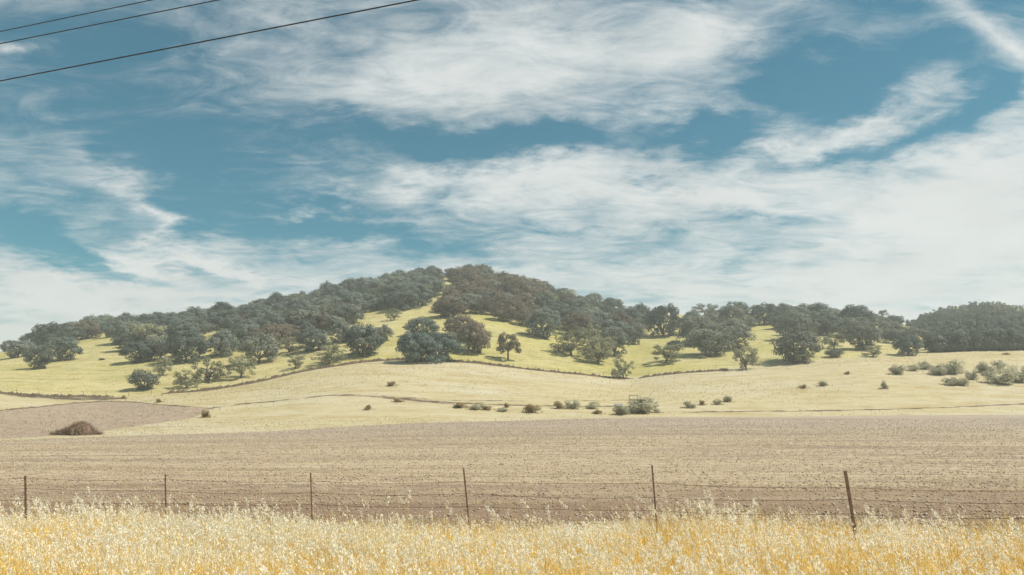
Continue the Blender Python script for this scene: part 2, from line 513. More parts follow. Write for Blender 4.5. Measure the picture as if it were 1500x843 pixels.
def strip(name, y0, y1, us, n, mat, power=1.0, extra=None, attrs=None):
    """sheet between two depth lines y0(u) and y1(u), n rows"""
    t = np.linspace(0, 1, n) ** power
    a, b = y0(us), y1(us)
    yy = a[None, :] + (b - a)[None, :] * t[:, None]
    xx = us[None, :] * yy
    zz = height(xx, yy)
    if extra is not None:
        zz = zz + extra(xx, yy)
    V = np.stack([xx, yy, zz], -1).reshape(-1, 3)
    m = len(us)
    i = np.arange((n - 1) * m).reshape(n - 1, m)[:, :-1].ravel()
    F = np.stack([i, i + 1, i + m + 1, i + m], 1)
    me = mesh_np(name, V, F, 4, [mat], attrs={k: f(xx, yy, zz).ravel() for k, f in (attrs or {}).items()}, smooth_shade=True)
    o = obj(name, me)
    o['kind'] = 'structure'
    return o

US = np.concatenate([np.linspace(-1.6, -0.8, 60)[:-1], np.linspace(-0.8, 0.8, 560), np.linspace(0.8, 1.6, 60)[1:]])

# far base sheet that carries on to the horizon on all sides
g = 12000.0
base = obj('ground', mesh_np('ground', [(-g, -g, -1.2), (g, -g, -1.2), (g, g, -1.2), (-g, g, -1.2)], [0, 1, 2, 3], 4, [M_MEADOW], attrs={'soil': [0] * 4, 'track': [-2] * 4}))
base['kind'] = 'structure'

def y_fence(us):
    y = np.full(us.shape, 17.0)
    for _ in range(30):
        y = np.clip(fence_y(us * y), 8, 40)
    return y + 1.6
# roadside verge: from behind the camera up to the fence
vx = np.linspace(-70, 70, 141)
vt = np.linspace(0, 1, 60)
vy1 = np.interp(vx, (US * y_fence(US)), y_fence(US))
VY = -40 + (vy1 + 40.0)[None, :] * vt[:, None]
VX = np.repeat(vx[None, :], 60, 0)
VZ = 0.03 * np.sin(VX * 1.3) * np.cos(VY * 1.1) - 0.004
i = np.arange(59 * 141).reshape(59, 141)[:, :-1].ravel()
vo = obj('roadside_verge', mesh_np('roadside_verge', np.stack([VX, VY, VZ], -1).reshape(-1, 3), np.stack([i, i + 1, i + 142, i + 141], 1), 4, [M_VERGE], smooth_shade=True))
vo['kind'] = 'structure'

def furrows(x, y):
    k = np.clip((130 - y) / 60, 0, 1)
    w = 0.35 * np.sin(x * .11) + 0.5 * np.sin(x * .031 + 1)
    return k * (0.04 * np.sin((y + w) * 2 * math.pi / 1.15) + 0.03 * np.sin((y + w) * 2 * math.pi / 2.9 + x * .05) + 0.02 * np.sin(x * 5.1 + y * 3) * np.sin(y * 7.7 - x * 2.1))
strip('ploughed_field', y_fence, lambda u: at(D1, u), US, 420, M_FIELD, 1.7, furrows)

def to_px(x, y, z):
    """where a place appears in the photograph (used to lay tracks and field edges out on the land)"""
    u, s = x / y, (z - EYE) / y
    c, sn = math.cos(PITCH), math.sin(PITCH)
    fwd = c + s * sn
    return CX + FPX * u / fwd, CY - FPX * (s * c - sn) / fwd

PATCH = [(-500, 612), (-100, 606), (0, 601), (60, 595.5), (110, 590), (150, 587.5), (190, 588.5), (240, 593), (285, 597), (312, 598.5), (300, 605), (285, 612), (230, 620), (170, 629), (130, 635), (60, 640), (-60, 646), (-500, 655)]
TRACK = [(312, 598), (345, 593.5), (400, 588), (450, 583), (490, 579), (530, 579), (580, 584), (620, 588), (650, 591)]
TRACK2 = [(560, 582), (640, 589), (720, 593), (800, 595), (880, 596), (960, 596)]
TRACK3 = [(1000, 604), (1100, 603), (1180, 602.5), (1300, 600), (1400, 596.5), (1500, 592), (1700, 586)]
TRACK4 = [(-60, 568), (0, 575.5), (30, 580), (90, 584), (150, 585), (185, 583.5)]
EDGE = [(-60, 606), (0, 601.5), (60, 596), (110, 590.5), (150, 588), (190, 589), (240, 593.5), (312, 598.5)]
def soil_mask(x, y, z):
    px, py = to_px(x, y, z)
    s = inside(px, py, PATCH).astype(float) * 0.9
    s = np.maximum(s, 0.75 * (1 - np.clip(poly_dist(px, py, [(490, 580), (540, 580.5), (580, 584.5), (620, 588), (665, 591.5)]) / (3.0 + 2.5 * np.clip((px - 540) / 60, 0, 1)), 0, 1)))
    return s
def track_mask(x, y, z):
    px, py = to_px(x, y, z)
    r = np.full(px.shape, -2.0)
    for pts, w, a in ((TRACK, 2.0, 1.0), (TRACK2, 2.4, 1.15), (TRACK3, 2.2, 1.0), (TRACK4, 3.2, 1.3), (EDGE, 2.4, 1.05), ([(560, 580.5), (650, 586.5), (780, 588), (960, 586)], 1.7, .8)):
        r = np.maximum(r, a - 1.2 * poly_dist(px, py, pts) / w)
    return r
strip('meadow', lambda u: at(D1, u), lambda u: at(D2, u), US, 260, M_MEADOW, 1.0, None, {'soil': soil_mask, 'track': track_mask})
strip('hill', lambda u: at(D2, u), lambda u: at(D3, u) + 900.0, US, 330, M_HILL, 1.6, None, {'rim': lambda x, y, z: np.clip(1 - (y - at(D2, x / y)) / (8 + 30 * np.clip(x / y - 0.25, 0, 0.4)), 0, 1) * np.clip((x / y + 0.05) / 0.2, 0.35, 1)})

# ------------------------------------------------------------------ oak trees
def leaf_cloud(centres, radii, n, size, flat=0.75, tone_c=None):
    """n leaf sprays scattered through the outer part of rounded clumps; returns verts, quads, tones"""
    centres = np.asarray(centres); radii = np.asarray(radii)
    w = radii ** 2
    k = rng.choice(len(centres), n, p=w / w.sum())
    dirs = rng.normal(size=(n, 3))
    dirs /= np.linalg.norm(dirs, axis=1)[:, None]
    r = radii[k] * (0.45 + 0.62 * rng.random(n) ** 0.6)
    pos = centres[k] + dirs * r[:, None] * np.array([1, 1, flat])
    out = pos - np.array([0, 0, centres[:, 2].mean() * 0.6])
    out /= np.linalg.norm(out, axis=1)[:, None] + 1e-6
    nrm = dirs * 0.6 + out * 0.75 + rng.normal(size=(n, 3)) * 0.42 + np.array([0, 0, 0.15])
    nrm /= np.linalg.norm(nrm, axis=1)[:, None]
    a = np.cross(nrm, rng.normal(size=(n, 3)))
    a /= np.linalg.norm(a, axis=1)[:, None]
    b = np.cross(nrm, a)
    sz = size * (0.6 + 0.8 * rng.random(n))[:, None]
    asp = (0.55 + 0.4 * rng.random(n))[:, None]
    V = np.stack([pos + a * sz, pos + b * sz * asp, pos - a * sz, pos - b * sz * asp], 1).reshape(-1, 3)
    tone = np.clip(tone_c[k] + rng.normal(size=n) * 0.16, 0, 1)
    return V, np.arange(4 * n).reshape(n, 4), np.repeat(tone, 4)

def oak_proto(kind, seed, n_clump, n_leaf, leaf, low, gap, lean=0.0, flat_top=0.0):
    """an oak 12 m wide and 10 m tall; low = where the crown begins, gap = how open it is"""
    r = random.Random(seed)
    cs, rs = [], []
    while len(cs) < n_clump:
        th, q = r.random() * 2 * math.pi, math.sqrt(r.random())
        zz = low + (1 - low) * r.random()
        env = math.sqrt(max(0, 1 - ((zz - low * 0.9 - 0.32 * (1 - low)) / (1.02 - low)) ** 2 * (1.1 + flat_top)))
        if r.random() > 0.3 and q < 0.55:
            continue
        x, y = q * env * math.cos(th) * 4.9, q * env * math.sin(th) * 4.9
        c = (x + lean * zz * 2.0, y, zz * 8.9)
        rad = r.uniform(0.85, 1.55) * (1 - 0.25 * gap)
        if all((c[0] - o[0]) ** 2 + (c[1] - o[1]) ** 2 + (c[2] - o[2]) ** 2 > (0.75 + gap * .5) ** 2 for o in cs):
            cs.append(c); rs.append(rad)
        elif r.random() < 0.02:
            cs.append(c); rs.append(rad)
    if gap < 0.3:                         # closed crowns: clumps set over a dome
        cs, rs = [], []
        zb = low * 8.9
        for i in range(n_clump):
            zf = 1 - (i + .5) / n_clump * 1.26
            th = i * 2.39996 + r.uniform(-.35, .35)
            rr = math.sqrt(max(0.02, 1 - zf * zf)) if zf > -0.05 else r.uniform(.35, .9)
            k = r.uniform(.72, 1.10)
            hz_ = 8.6 - zb
            cs.append((4.75 * rr * k * math.cos(th), 4.75 * rr * k * math.sin(th), zb + 0.36 * hz_ + (0.62 * hz_ * zf * k if zf > 0 else 1.6 * hz_ * zf)))
            rs.append(r.uniform(0.65, 1.55))
    tones = np.array([r.uniform(0.15, 0.85) for _ in cs])
    V, F, T = leaf_cloud(cs, rs, n_leaf, leaf, 0.78, tones)
    crown = mesh_np('oak_crown', V, F, 4, [M_LEAF[kind]], attrs={'tone': T})
    mb = MB()
    h0 = low * 8.9 * 0.9 + 0.8
    base_lean = lean * 1.2
    fork = Vector((base_lean * .4, r.uniform(-.2, .2), h0))
    mb.tube([(0, 0, -0.6), (0.03, 0, 0.15), (base_lean * .15, 0.05, h0 * .5), fork], [0.52, 0.40, 0.32, 0.28], 8)
    order = sorted(range(len(cs)), key=lambda i: -rs[i])[:11 + int(9 * gap)]
    for i in order:
        e = Vector(cs[i])
        m1 = fork.lerp(e, 0.4) + Vector((r.uniform(-.5, .5), r.uniform(-.5, .5), r.uniform(0.1, .7)))
        m2 = fork.lerp(e, 0.75) + Vector((r.uniform(-.4, .4), r.uniform(-.4, .4), r.uniform(0, .5)))
        mb.tube([fork - Vector((0, 0, .15)), m1, m2, e], [0.17, 0.12, 0.075, 0.03], 5, False)
        for _ in range(2):
            f = m2 + Vector((r.uniform(-1.4, 1.4), r.uniform(-1.4, 1.4), r.uniform(-.3, 1.1)))
            mb.tube([m2, m2.lerp(f, .5) + Vector((0, 0, .15)), f], [0.06, 0.04, 0.02], 4, False)
    return mb.mesh('oak_trunk', M_BARK, True), crown

PROTO = {'dark': [], 'brown': [], 'mid': [], 'pale': []}
for k in range(5):
    PROTO['dark'].append(oak_proto('dark', 100 + k, 66, 6800, 0.22, 0.06 + 0.03 * (k % 3), 0.0))
for k in range(3):
    PROTO['brown'].append(oak_proto('brown', 200 + k, 66, 6600, 0.22, 0.08, 0.05))
for k in range(3):
    PROTO['mid'].append(oak_proto('mid', 300 + k, 58, 5800, 0.22, 0.08, 0.15))
for k in range(4):
    PROTO['pale'].append(oak_proto('pale', 400 + k, 34, 2900, 0.21, 0.13, 0.6, lean=(0.0, 0.5, -0.4, 0.2)[k]))
PROTO['blue'] = [oak_proto('blue', 700 + k, 66, 6600, 0.22, 0.06, 0.0) for k in range(2)]
PROTO['ridge'] = [oak_proto('dark', 500 + k, 24, 2300, 0.24, 0.30, 0.45, flat_top=0.3) for k in range(4)]
PROTO['isolated'] = [oak_proto('brown', 600, 34, 3400, 0.24, 0.34, 0.35, lean=0.25)]

FARCROWN = []
for k in range(3):
    r_ = random.Random(900 + k)
    cs_ = [(math.cos(t_) * q_, math.sin(t_) * q_, z_) for t_, q_, z_ in ((r_.random() * 6.283, math.sqrt(r_.random()) * 4.4, r_.uniform(1.2, 7.6)) for _ in range(26))]
    V_, F_, T_ = leaf_cloud(cs_, [r_.uniform(1.2, 1.9) for _ in cs_], 1500, 0.42, 0.8, np.array([r_.uniform(.2, .8) for _ in cs_]))
    FARCROWN.append((V_, T_))

def oak(px, py, w, h, kind, label, group=None, depth_lo=190.0, rot=None, idx=None):
    p = ground(px, py, depth_lo)
    sc = p[1] / FPX
    plist = PROTO[kind]
    tr, cr = plist[random.randrange(len(plist)) if idx is None else idx]
    root = bpy.data.objects.new('oak_tree', None)
    COL.objects.link(root)
    root.empty_display_size = 1.0
    root.location = (p[0], p[1], p[2] - 0.05)
    root.rotation_euler = (0, 0, random.random() * 6.283 if rot is None else rot)
    if kind == 'pale':
        w, h = w * 1.12, h * 1.06
    elif kind not in ('ridge', 'isolated'):
        w, h = (w * 1.08, h * 1.05) if group else (w * 1.14, h * 1.09)
    sx = max(0.25, w * sc / 11.2); sz = max(0.25, h * sc / 9.9)
    root.scale = (sx, sx, sz)
    tag(root, label, 'tree', group)
    obj('trunk', tr, root)
    obj('crown', cr, root)
    return root

# single trees one can pick out: column, row of the foot, width and height seen, kind, label
SINGLE = [
    (26, 524, 44, 27, 'dark', 'dark round oak at the far left end of the ridge'),
    (56, 541, 38, 34, 'mid', 'greyish oak at the left, lowest of the group at the ridge end'),
    (88, 529, 50, 37, 'dark', 'broad dark oak third from the left edge, standing on open grass'),
    (204, 531, 50, 31, 'dark', 'dark oak at the left tip of the big wood'),
    (234, 528, 48, 36, 'mid', 'grey-green oak second from the left tip of the big wood'),
    (272, 531, 60, 46, 'dark', 'large dark oak hanging over the pale oaks on the left slope'),
    (325, 523, 44, 39, 'dark', 'round dark oak right of the small square of grass on the left slope'),
    (238, 551, 30, 28, 'pale', 'thin pale oak directly below the tip of the big wood'),
    (209, 572, 42, 29, 'mid', 'leftmost of the pale oaks low on the slope, nearest the bank'),
    (273, 569, 38, 27, 'pale', 'small pale oak with a visible trunk close above the bank at left'),
    (305, 561, 50, 38, 'pale', 'wide pale oak with open branches in the middle of the low pale row'),
    (353, 554, 44, 33, 'pale', 'pale oak at the right end of the low pale row'),
    (360, 505, 40, 37, 'dark', 'dark domed oak above the pale row on the left slope'),
    (380, 533, 54, 45, 'mid', 'large grey-green oak right of the pale row, touching the open grass'),
    (424, 517, 44, 22, 'pale', 'pale spreading oak tucked under the wood above the leaning oak'),
    (432, 541, 28, 22, 'pale', 'small leaning oak alone on the grass above the curved bank'),
    (482, 533, 52, 29, 'pale', 'low pale bushy oak between the leaning oak and a big dark oak'),
    (458, 515, 44, 35, 'dark', 'dark oak directly above the low pale bushy oak'),
    (443, 496, 30, 29, 'dark', 'narrow dark oak beside the tiny grass gap in the left wood'),
    (497, 503, 36, 34, 'mid', 'grey oak between two dark oaks above the bank'),
    (531, 522, 58, 48, 'dark', 'big dark oak left of the large blue-green oak group'),
    (560, 500, 30, 24, 'mid', 'small grey oak leaning out right of the big dark oak'),
    (577, 470, 24, 17, 'pale', 'tiny pale oak standing in the bright meadow below the summit'),
    (612, 532, 62, 46, 'blue', 'broad blue-green oak touching the bank in the middle of the hill'),
    (645, 530, 58, 46, 'blue', 'blue-green oak forming the right half of the clump on the bank'),
    (617, 494, 46, 29, 'blue', 'flat-topped oak peeping over the blue-green clump'),
    (676, 500, 48, 40, 'brown', 'brownish oak upper left of the pair right of the blue-green clump'),
    (694, 518, 50, 46, 'brown', 'brownish oak with low dark skirt, lower of the pair by the meadow'),
    (744, 529, 42, 43, 'isolated', 'lone oak with a bare trunk and see-through crown mid hill'),
    (657, 466, 46, 30, 'brown', 'brown oak at the foot of the grassy gap below the summit'),
    (795, 495, 52, 44, 'dark', 'dark oak at the lowest point of the wood right of the lone oak'),
    (770, 478, 36, 26, 'brown', 'small brown oak left of the lowest dark oak'),
    (836, 521, 60, 36, 'pale', 'wide pale oak at the left of the hazy pale group'),
    (876, 533, 58, 40, 'pale', 'pale oak in the middle of the hazy pale group'),
    (868, 512, 54, 34, 'pale', 'pale oak at the back of the hazy pale group'),
    (913, 556, 34, 36, 'pale', 'pale bushy oak standing right on the low point of the bank'),
    (900, 522, 46, 44, 'mid', 'grey oak above the pale oak on the low bank'),
    (930, 505, 32, 36, 'mid', 'grey oak left of the grass tongue at the right ridge'),
    (972, 494, 52, 50, 'dark', 'tall dark oak right of the grass tongue reaching the skyline'),
    (938, 479, 38, 34, 'dark', 'dark skyline oak left of the tall one by the grass tongue'),
    (989, 512, 22, 14, 'dark', 'tiny flat oak with a thin trunk on the right slope'),
    (976, 532, 54, 29, 'pale', 'pale spreading oak alone on the grass right of the low bank'),
    (1033, 464, 44, 21, 'ridge', 'see-through oak on the skyline, left of the pair with sky beneath'),
    (1076, 463, 33, 22, 'ridge', 'compact round oak on the skyline, right of the pair with sky beneath'),
    (1022, 506, 56, 44, 'mid', 'grey oak at the left of the square clump on the right slope'),
    (1040, 522, 66, 46, 'mid', 'large grey oak at the bottom of the square clump on the right slope'),
    (1074, 512, 54, 46, 'mid', 'grey oak at the right of the square clump on the right slope'),
    (1093, 542, 42, 34, 'pale', 'thin pale oak with bare forked stems below the square clump'),
    (1120, 476, 46, 32, 'dark', 'dark skyline oak above the wide grass lane at right'),
    (1157, 458, 24, 13, 'ridge', 'small airy oak on the skyline between two dark crowns'),
    (1192, 480, 54, 38, 'dark', 'large dark skyline oak right of the wide grass lane'),
    (1221, 464, 22, 14, 'ridge', 'small oak on the skyline above a scrap of yellow grass'),
    (1255, 482, 54, 35, 'dark', 'broad dark skyline oak right of the scrap of yellow grass'),
    (1168, 531, 68, 50, 'mid', 'large grey oak standing lowest below the wide grass lane'),
    (1168, 500, 58, 40, 'mid', 'grey oak behind the large lowest grey oak at right'),
    (1178, 533, 38, 17, 'pale', 'low pale oak crouching in front of the large lowest grey oak'),
    (1222, 512, 32, 26, 'pale', 'pale oak in the grassy gap right of the large grey oak'),
    (1222, 524, 26, 13, 'mid', 'small grey oak below the pale oak in the right gap'),
    (1264, 513, 52, 40, 'mid', 'grey oak at the right side of the right gap'),
    (1279, 523, 30, 17, 'pale', 'low pale oak at the meadow edge left of a dark round oak'),
    (1331, 521, 36, 30, 'dark', 'dark round oak at the meadow edge beside the last strip of grass'),
    (1292, 475, 30, 21, 'ridge', 'airy oak on the skyline just left of the dip before the far right hill'),
    (1311, 479, 26, 17, 'dark', 'small dark oak in the skyline dip before the far right hill'),
    (1342, 505, 34, 26, 'mid', 'grey oak above the last strip of grass at the foot of the far right hill'),
    (560, 424, 30, 22, 'ridge', 'see-through oak at the left end of the summit skyline'),
    (641, 409, 14, 9, 'ridge', 'tiny oak in the bright skyline gap on the summit'),
    (670, 413, 40, 22, 'brown', 'domed oak right of the bright skyline gap on the summit'),
    (738, 421, 24, 21, 'ridge', 'airy oak on the skyline right of the summit'),
    (480, 440, 30, 28, 'dark', 'dark oak bulging from the skyline left of the summit'),
    (512, 436, 38, 28, 'dark', 'wide dark oak on the skyline halfway to the summit'),
]
for (px, py, w, h, kind, lab) in SINGLE:
    oak(px, py, w, h, kind, lab)

# the woods: crowns that close up into a mass, scattered at their real spacing over the ground they cover
WOODS = [
    ('dark', [(36, 505), (70, 499), (130, 489), (200, 479), (300, 465), (400, 452), (450, 443), (500, 435), (545, 424), (545, 456), (520, 470), (495, 486), (440, 492), (400, 512), (365, 500), (318, 484), (298, 484), (280, 505), (185, 518), (175, 505), (200, 497), (150, 493), (110, 501), (60, 512)],
     lambda x: 'thin wooded ridge at far left' if x < 185 else 'closed wood above the low pale oaks' if x < 370 else 'closed wood left of the summit', 'oaks of the left flank wood', 16.5, 6.2, 124),
    ('dark', [(545, 424), (580, 414), (620, 408), (640, 407), (640, 417), (634, 429), (623, 442), (610, 453), (590, 455), (578, 442), (566, 456), (540, 458)],
     lambda x: 'summit wood left of the grassy gap', 'oaks of the summit wood', 17, 6.0, 34),
    ('brown', [(662, 409), (700, 408), (740, 413), (780, 422), (800, 430), (808, 455), (780, 470), (756, 466), (745, 474), (705, 462), (655, 462), (655, 442), (664, 424)],
     lambda x: 'wood right of the summit grassy gap', 'oaks of the brown wood right of the summit', 18, 6.6, 46),
    ('dark', [(800, 430), (835, 438), (870, 447), (915, 459), (925, 480), (918, 500), (890, 505), (850, 496), (822, 484), (806, 470)],
     lambda x: 'wood above the hazy pale oaks', 'oaks of the hazy middle wood', 19, 7.0, 28),
    ('mid', [(1010, 466), (1095, 464), (1096, 500), (1080, 512), (1010, 490)],
     lambda x: 'square clump on the right slope', 'oaks of the square clump', 20, 9, 10),
    ('mid', [(1135, 462), (1220, 474), (1295, 478), (1318, 482), (1318, 505), (1250, 500), (1220, 492), (1190, 496), (1140, 490)],
     lambda x: 'wood right of the wide grass lane', 'oaks of the right ridge wood', 20, 7.5, 26),
    ('dark', [(1330, 480), (1350, 468), (1400, 454), (1440, 448), (1470, 449), (1520, 458), (1580, 474), (1580, 518), (1480, 520), (1420, 523), (1372, 525), (1366, 500), (1348, 488)],
     'dense grey-green wood covering the hill at far right', None, 8.0, 3.0, 400),
]
for (kind, poly, lab, grp, dx, dy, nmax) in WOODS:
    xs = [p[0] for p in poly]; ys = [p[1] for p in poly]
    got = []
    # the skyline first, then the rest of the ground
    for _ in range(9000):
        if len(got) >= nmax:
            break
        x, y = random.uniform(min(xs), max(xs)), random.uniform(min(ys), max(ys))
        if not inside(np.array(x), np.array(y), poly):
            continue
        if any(((x - a) / dx) ** 2 + ((y - b) / dy) ** 2 < 1 for a, b in got):
            continue
        got.append((x, y))
    if grp is None:                       # too far and too closed to tell its trees apart: one mass
        VV, TT = [], []
        for (x, y) in got:
            p = ground(x, y, 293.0)
            V, T = FARCROWN[random.randrange(3)]
            a = random.random() * 6.283
            k = random.uniform(.42, .62) if y < 490 else random.uniform(.55, .95)
            M = np.array([[math.cos(a), -math.sin(a), 0], [math.sin(a), math.cos(a), 0], [0, 0, random.uniform(.8, 1.05)]]) * k
            VV.append(V @ M.T + p); TT.append(np.clip(T + random.uniform(-.45, .45), 0, 1))
        V = np.concatenate(VV)
        wo_ = obj('far_wood', mesh_np('far_wood', V, np.arange(len(V)).reshape(-1, 4), 4, [M_LEAF['mid']], attrs={'tone': np.concatenate(TT)}))
        tag(wo_, lab, 'wood', None, 'stuff')
        continue
    for (x, y) in got:
        p = ground(x, y, 190.0)
        k_ = random.uniform(.68, 1.18)
        hm = random.uniform(8.6, 10.8) * k_
        wm = random.uniform(12.0, 15.5) * k_
        kk = kind
        q_ = random.random()
        if kind != 'mid' and q_ < 0.36:
            kk = 'mid' if q_ < 0.24 else 'pale' if q_ < 0.29 else 'brown'
        if x > 1265:
            hm, wm = hm * .7, wm * .7
        wpx, hpx = wm * 1.08 * FPX / p[1], hm * 1.05 * FPX / p[1]
        ym = y - .42 * hpx
        if 398 < ym < 466 and abs(x - np.interp(ym, [400, 410, 420, 440, 462], [654, 653, 650, 641, 628])) < .37 * wpx:
            continue
        u_ = float(ray(x, y)[0])
        sky_ = to_px(p[0], p[1], p[2])[1] - to_px(u_ * float(at(D3, u_)), float(at(D3, u_)), float(height(u_ * float(at(D3, u_)), float(at(D3, u_)))))[1] < 9
        tone_ = {'dark': 'dark', 'mid': 'grey-green', 'pale': 'pale', 'brown': 'olive-brown'}[kk]
        wher_ = 'on the skyline of' if sky_ else 'inside'
        oak(x, y, wm * FPX / p[1], hm * FPX / p[1], kk, '%s oak %s the %s' % (tone_, wher_, lab(x)), grp)

# ------------------------------------------------------------------ bushes
def bush_proto(mat, seed, n):
    """a rounded bush 1 m wide and 1 m tall made of sprays on upright stems"""
    r = random.Random(seed)
    cs, rs = [], []
    for _ in range(13):
        th, q = r.random() * 6.283, math.sqrt(r.random()) * 0.34
        cs.append((q * math.cos(th), q * math.sin(th), r.uniform(0.18, 0.76) * (1 - q)))
        rs.append(r.uniform(0.12, 0.22))
    V, F, T = leaf_cloud(cs, rs, n, 0.035, 1.0, np.array([r.uniform(.2, .8) for _ in cs]))
    V[:, 2] = np.maximum(V[:, 2], 0.0)
    fol = mesh_np('bush_foliage', V, F, 4, [mat], attrs={'tone': T})
    mb = MB()
    for c in cs:
        mb.tube([(c[0] * .15, c[1] * .15, -0.05), (c[0] * .6, c[1] * .6, c[2] * .5), c], [0.018, 0.012, 0.006], 4, False)
    return fol, mb.mesh('bush_stems', M_TWIG)
BUSH = {'sage': [bush_proto(M_SAGE, 30 + k, 1500) for k in range(3)], 'dry': [bush_proto(M_RUST, 60 + k, 1300) for k in range(3)]}
BASES = []
def bush(px, py, w, h, kind, label, group=None, lo=100.0):
    p = ground(px, py, lo)
    sc = p[1] / FPX
    fol, st = random.choice(BUSH[kind])
    root = bpy.data.objects.new('bush', None)
    COL.objects.link(root)
    root.location = (p[0], p[1], p[2] - 0.03)
    root.rotation_euler = (0, 0, random.random() * 6.283)
    root.scale = (w * sc * 1.28, w * sc * 1.28, h * sc * 1.25)
    tag(root, label, 'bush', group)
    BASES.append((p[0], p[1], w * sc * 1.28))
    obj('foliage', fol, root)
    obj('stem', st, root)
BUSHES = [
    (574, 566, 13, 8, 'dry', 'small brown bush alone on the tan mound below the bank'),
    (302, 612, 14, 13, 'dry', 'round dry bush at the right corner of the brown soil patch'),
    (181, 584, 6, 5, 'dry', 'tiny dry bush right of the end post of the left bank'),
    (233, 590, 8, 6, 'dry', 'tiny dry bush on the upper edge of the brown soil patch'),
    (539, 601, 10, 8, 'dry', 'small brown bush alone on the tan grass below the track'),
    (583, 589, 13, 6, 'dry', 'flat dry bush on the bend of the track'),
    (676, 598, 22, 9, 'dry', 'dry weedy bush at the left start of the bush row'),
    (699, 600, 20, 12, 'sage', 'olive bush second from the left in the bush row'),
    (713, 601, 16, 8, 'dry', 'low brown bush leaning right of the olive bush'),
    (742, 597, 8, 7, 'dry', 'tiny dark bush standing on the track behind the row'),
    (737, 603, 16, 6, 'sage', 'flat pale bush in front of the tiny dark one'),
    (780, 605, 22, 16, 'dry', 'largest dark brown bush, middle of the row'),
    (819, 599, 16, 14, 'dry', 'upright brown bush right of the largest brown bush'),
    (840, 599, 21, 14, 'sage', 'round pale bush right of the upright brown bush'),
    (869, 599, 20, 12, 'sage', 'pale flat-topped bush left of the white trough'),
    (876, 607, 13, 8, 'dry', 'small low bush in front of the flat-topped pale bush'),
    (910, 608, 24, 16, 'sage', 'pale round bush left of the biggest grey bush'),
    (940, 605, 46, 25, 'sage', 'biggest grey bush, beside the small dark frame'),
    (963, 605, 10, 7, 'sage', 'tiny pale bush touching the biggest grey bush on its right'),
    (1010, 598, 16, 11, 'sage', 'pale bush leftmost of the four right of the biggest grey bush'),
    (1029, 594, 9, 9, 'dry', 'narrow bush second of the four right of the biggest grey bush'),
    (1051, 593, 12, 9, 'sage', 'pale bush third of the four right of the biggest grey bush'),
    (1066, 589, 14, 10, 'sage', 'pale bush last of the four right of the biggest grey bush'),
    (1176, 569, 11, 7, 'dry', 'small dry bush on the tan slope, left of two at right'),
    (1206, 566, 14, 8, 'sage', 'small pale bush on the tan slope, right of two'),
    (1241, 549, 8, 5, 'dry', 'tiny dry bush high on the tan slope below the right gap'),
    (1295, 570, 10, 13, 'sage', 'upright narrow bush on the tan slope at right'),
    (1314, 549, 22, 16, 'sage', 'slanting grey bush leftmost of the clump at the right crest'),
    (1339, 544, 16, 11, 'sage', 'small grey bush second from left of the right crest clump'),
    (1355, 541, 20, 13, 'sage', 'grey bush third from left of the right crest clump'),
    (1376, 549, 28, 17, 'sage', 'grey bush left half of the long thicket at the right crest'),
    (1398, 548, 32, 22, 'sage', 'taller grey bush right half of the long thicket at the right crest'),
    (1396, 565, 22, 13, 'sage', 'grey bush left of the pair below the long thicket'),
    (1410, 565, 18, 12, 'sage', 'grey bush right of the pair below the long thicket'),
    (1424, 557, 18, 16, 'sage', 'grey bush with a dark foot right of the long thicket'),
    (1440, 546, 24, 16, 'sage', 'pale bush behind the gap near the right edge'),
    (1452, 551, 22, 15, 'sage', 'pale bush left of the large thicket by the right edge'),
    (1468, 563, 38, 24, 'sage', 'large low grey bush near the right edge'),
    (1491, 560, 34, 28, 'sage', 'large grey bush cut by the right edge of view'),
    (1465, 540, 18, 13, 'sage', 'small pale bush at the top of the thicket by the right edge'),
    (1473, 520, 9, 4, 'dry', 'tiny dry bush on the bare crest at the far right'),
    (150, 528, 10, 4, 'dry', 'small dark scrub on the open grass of the left slope'),
]
for b_ in BUSHES:
    bush(*b_)

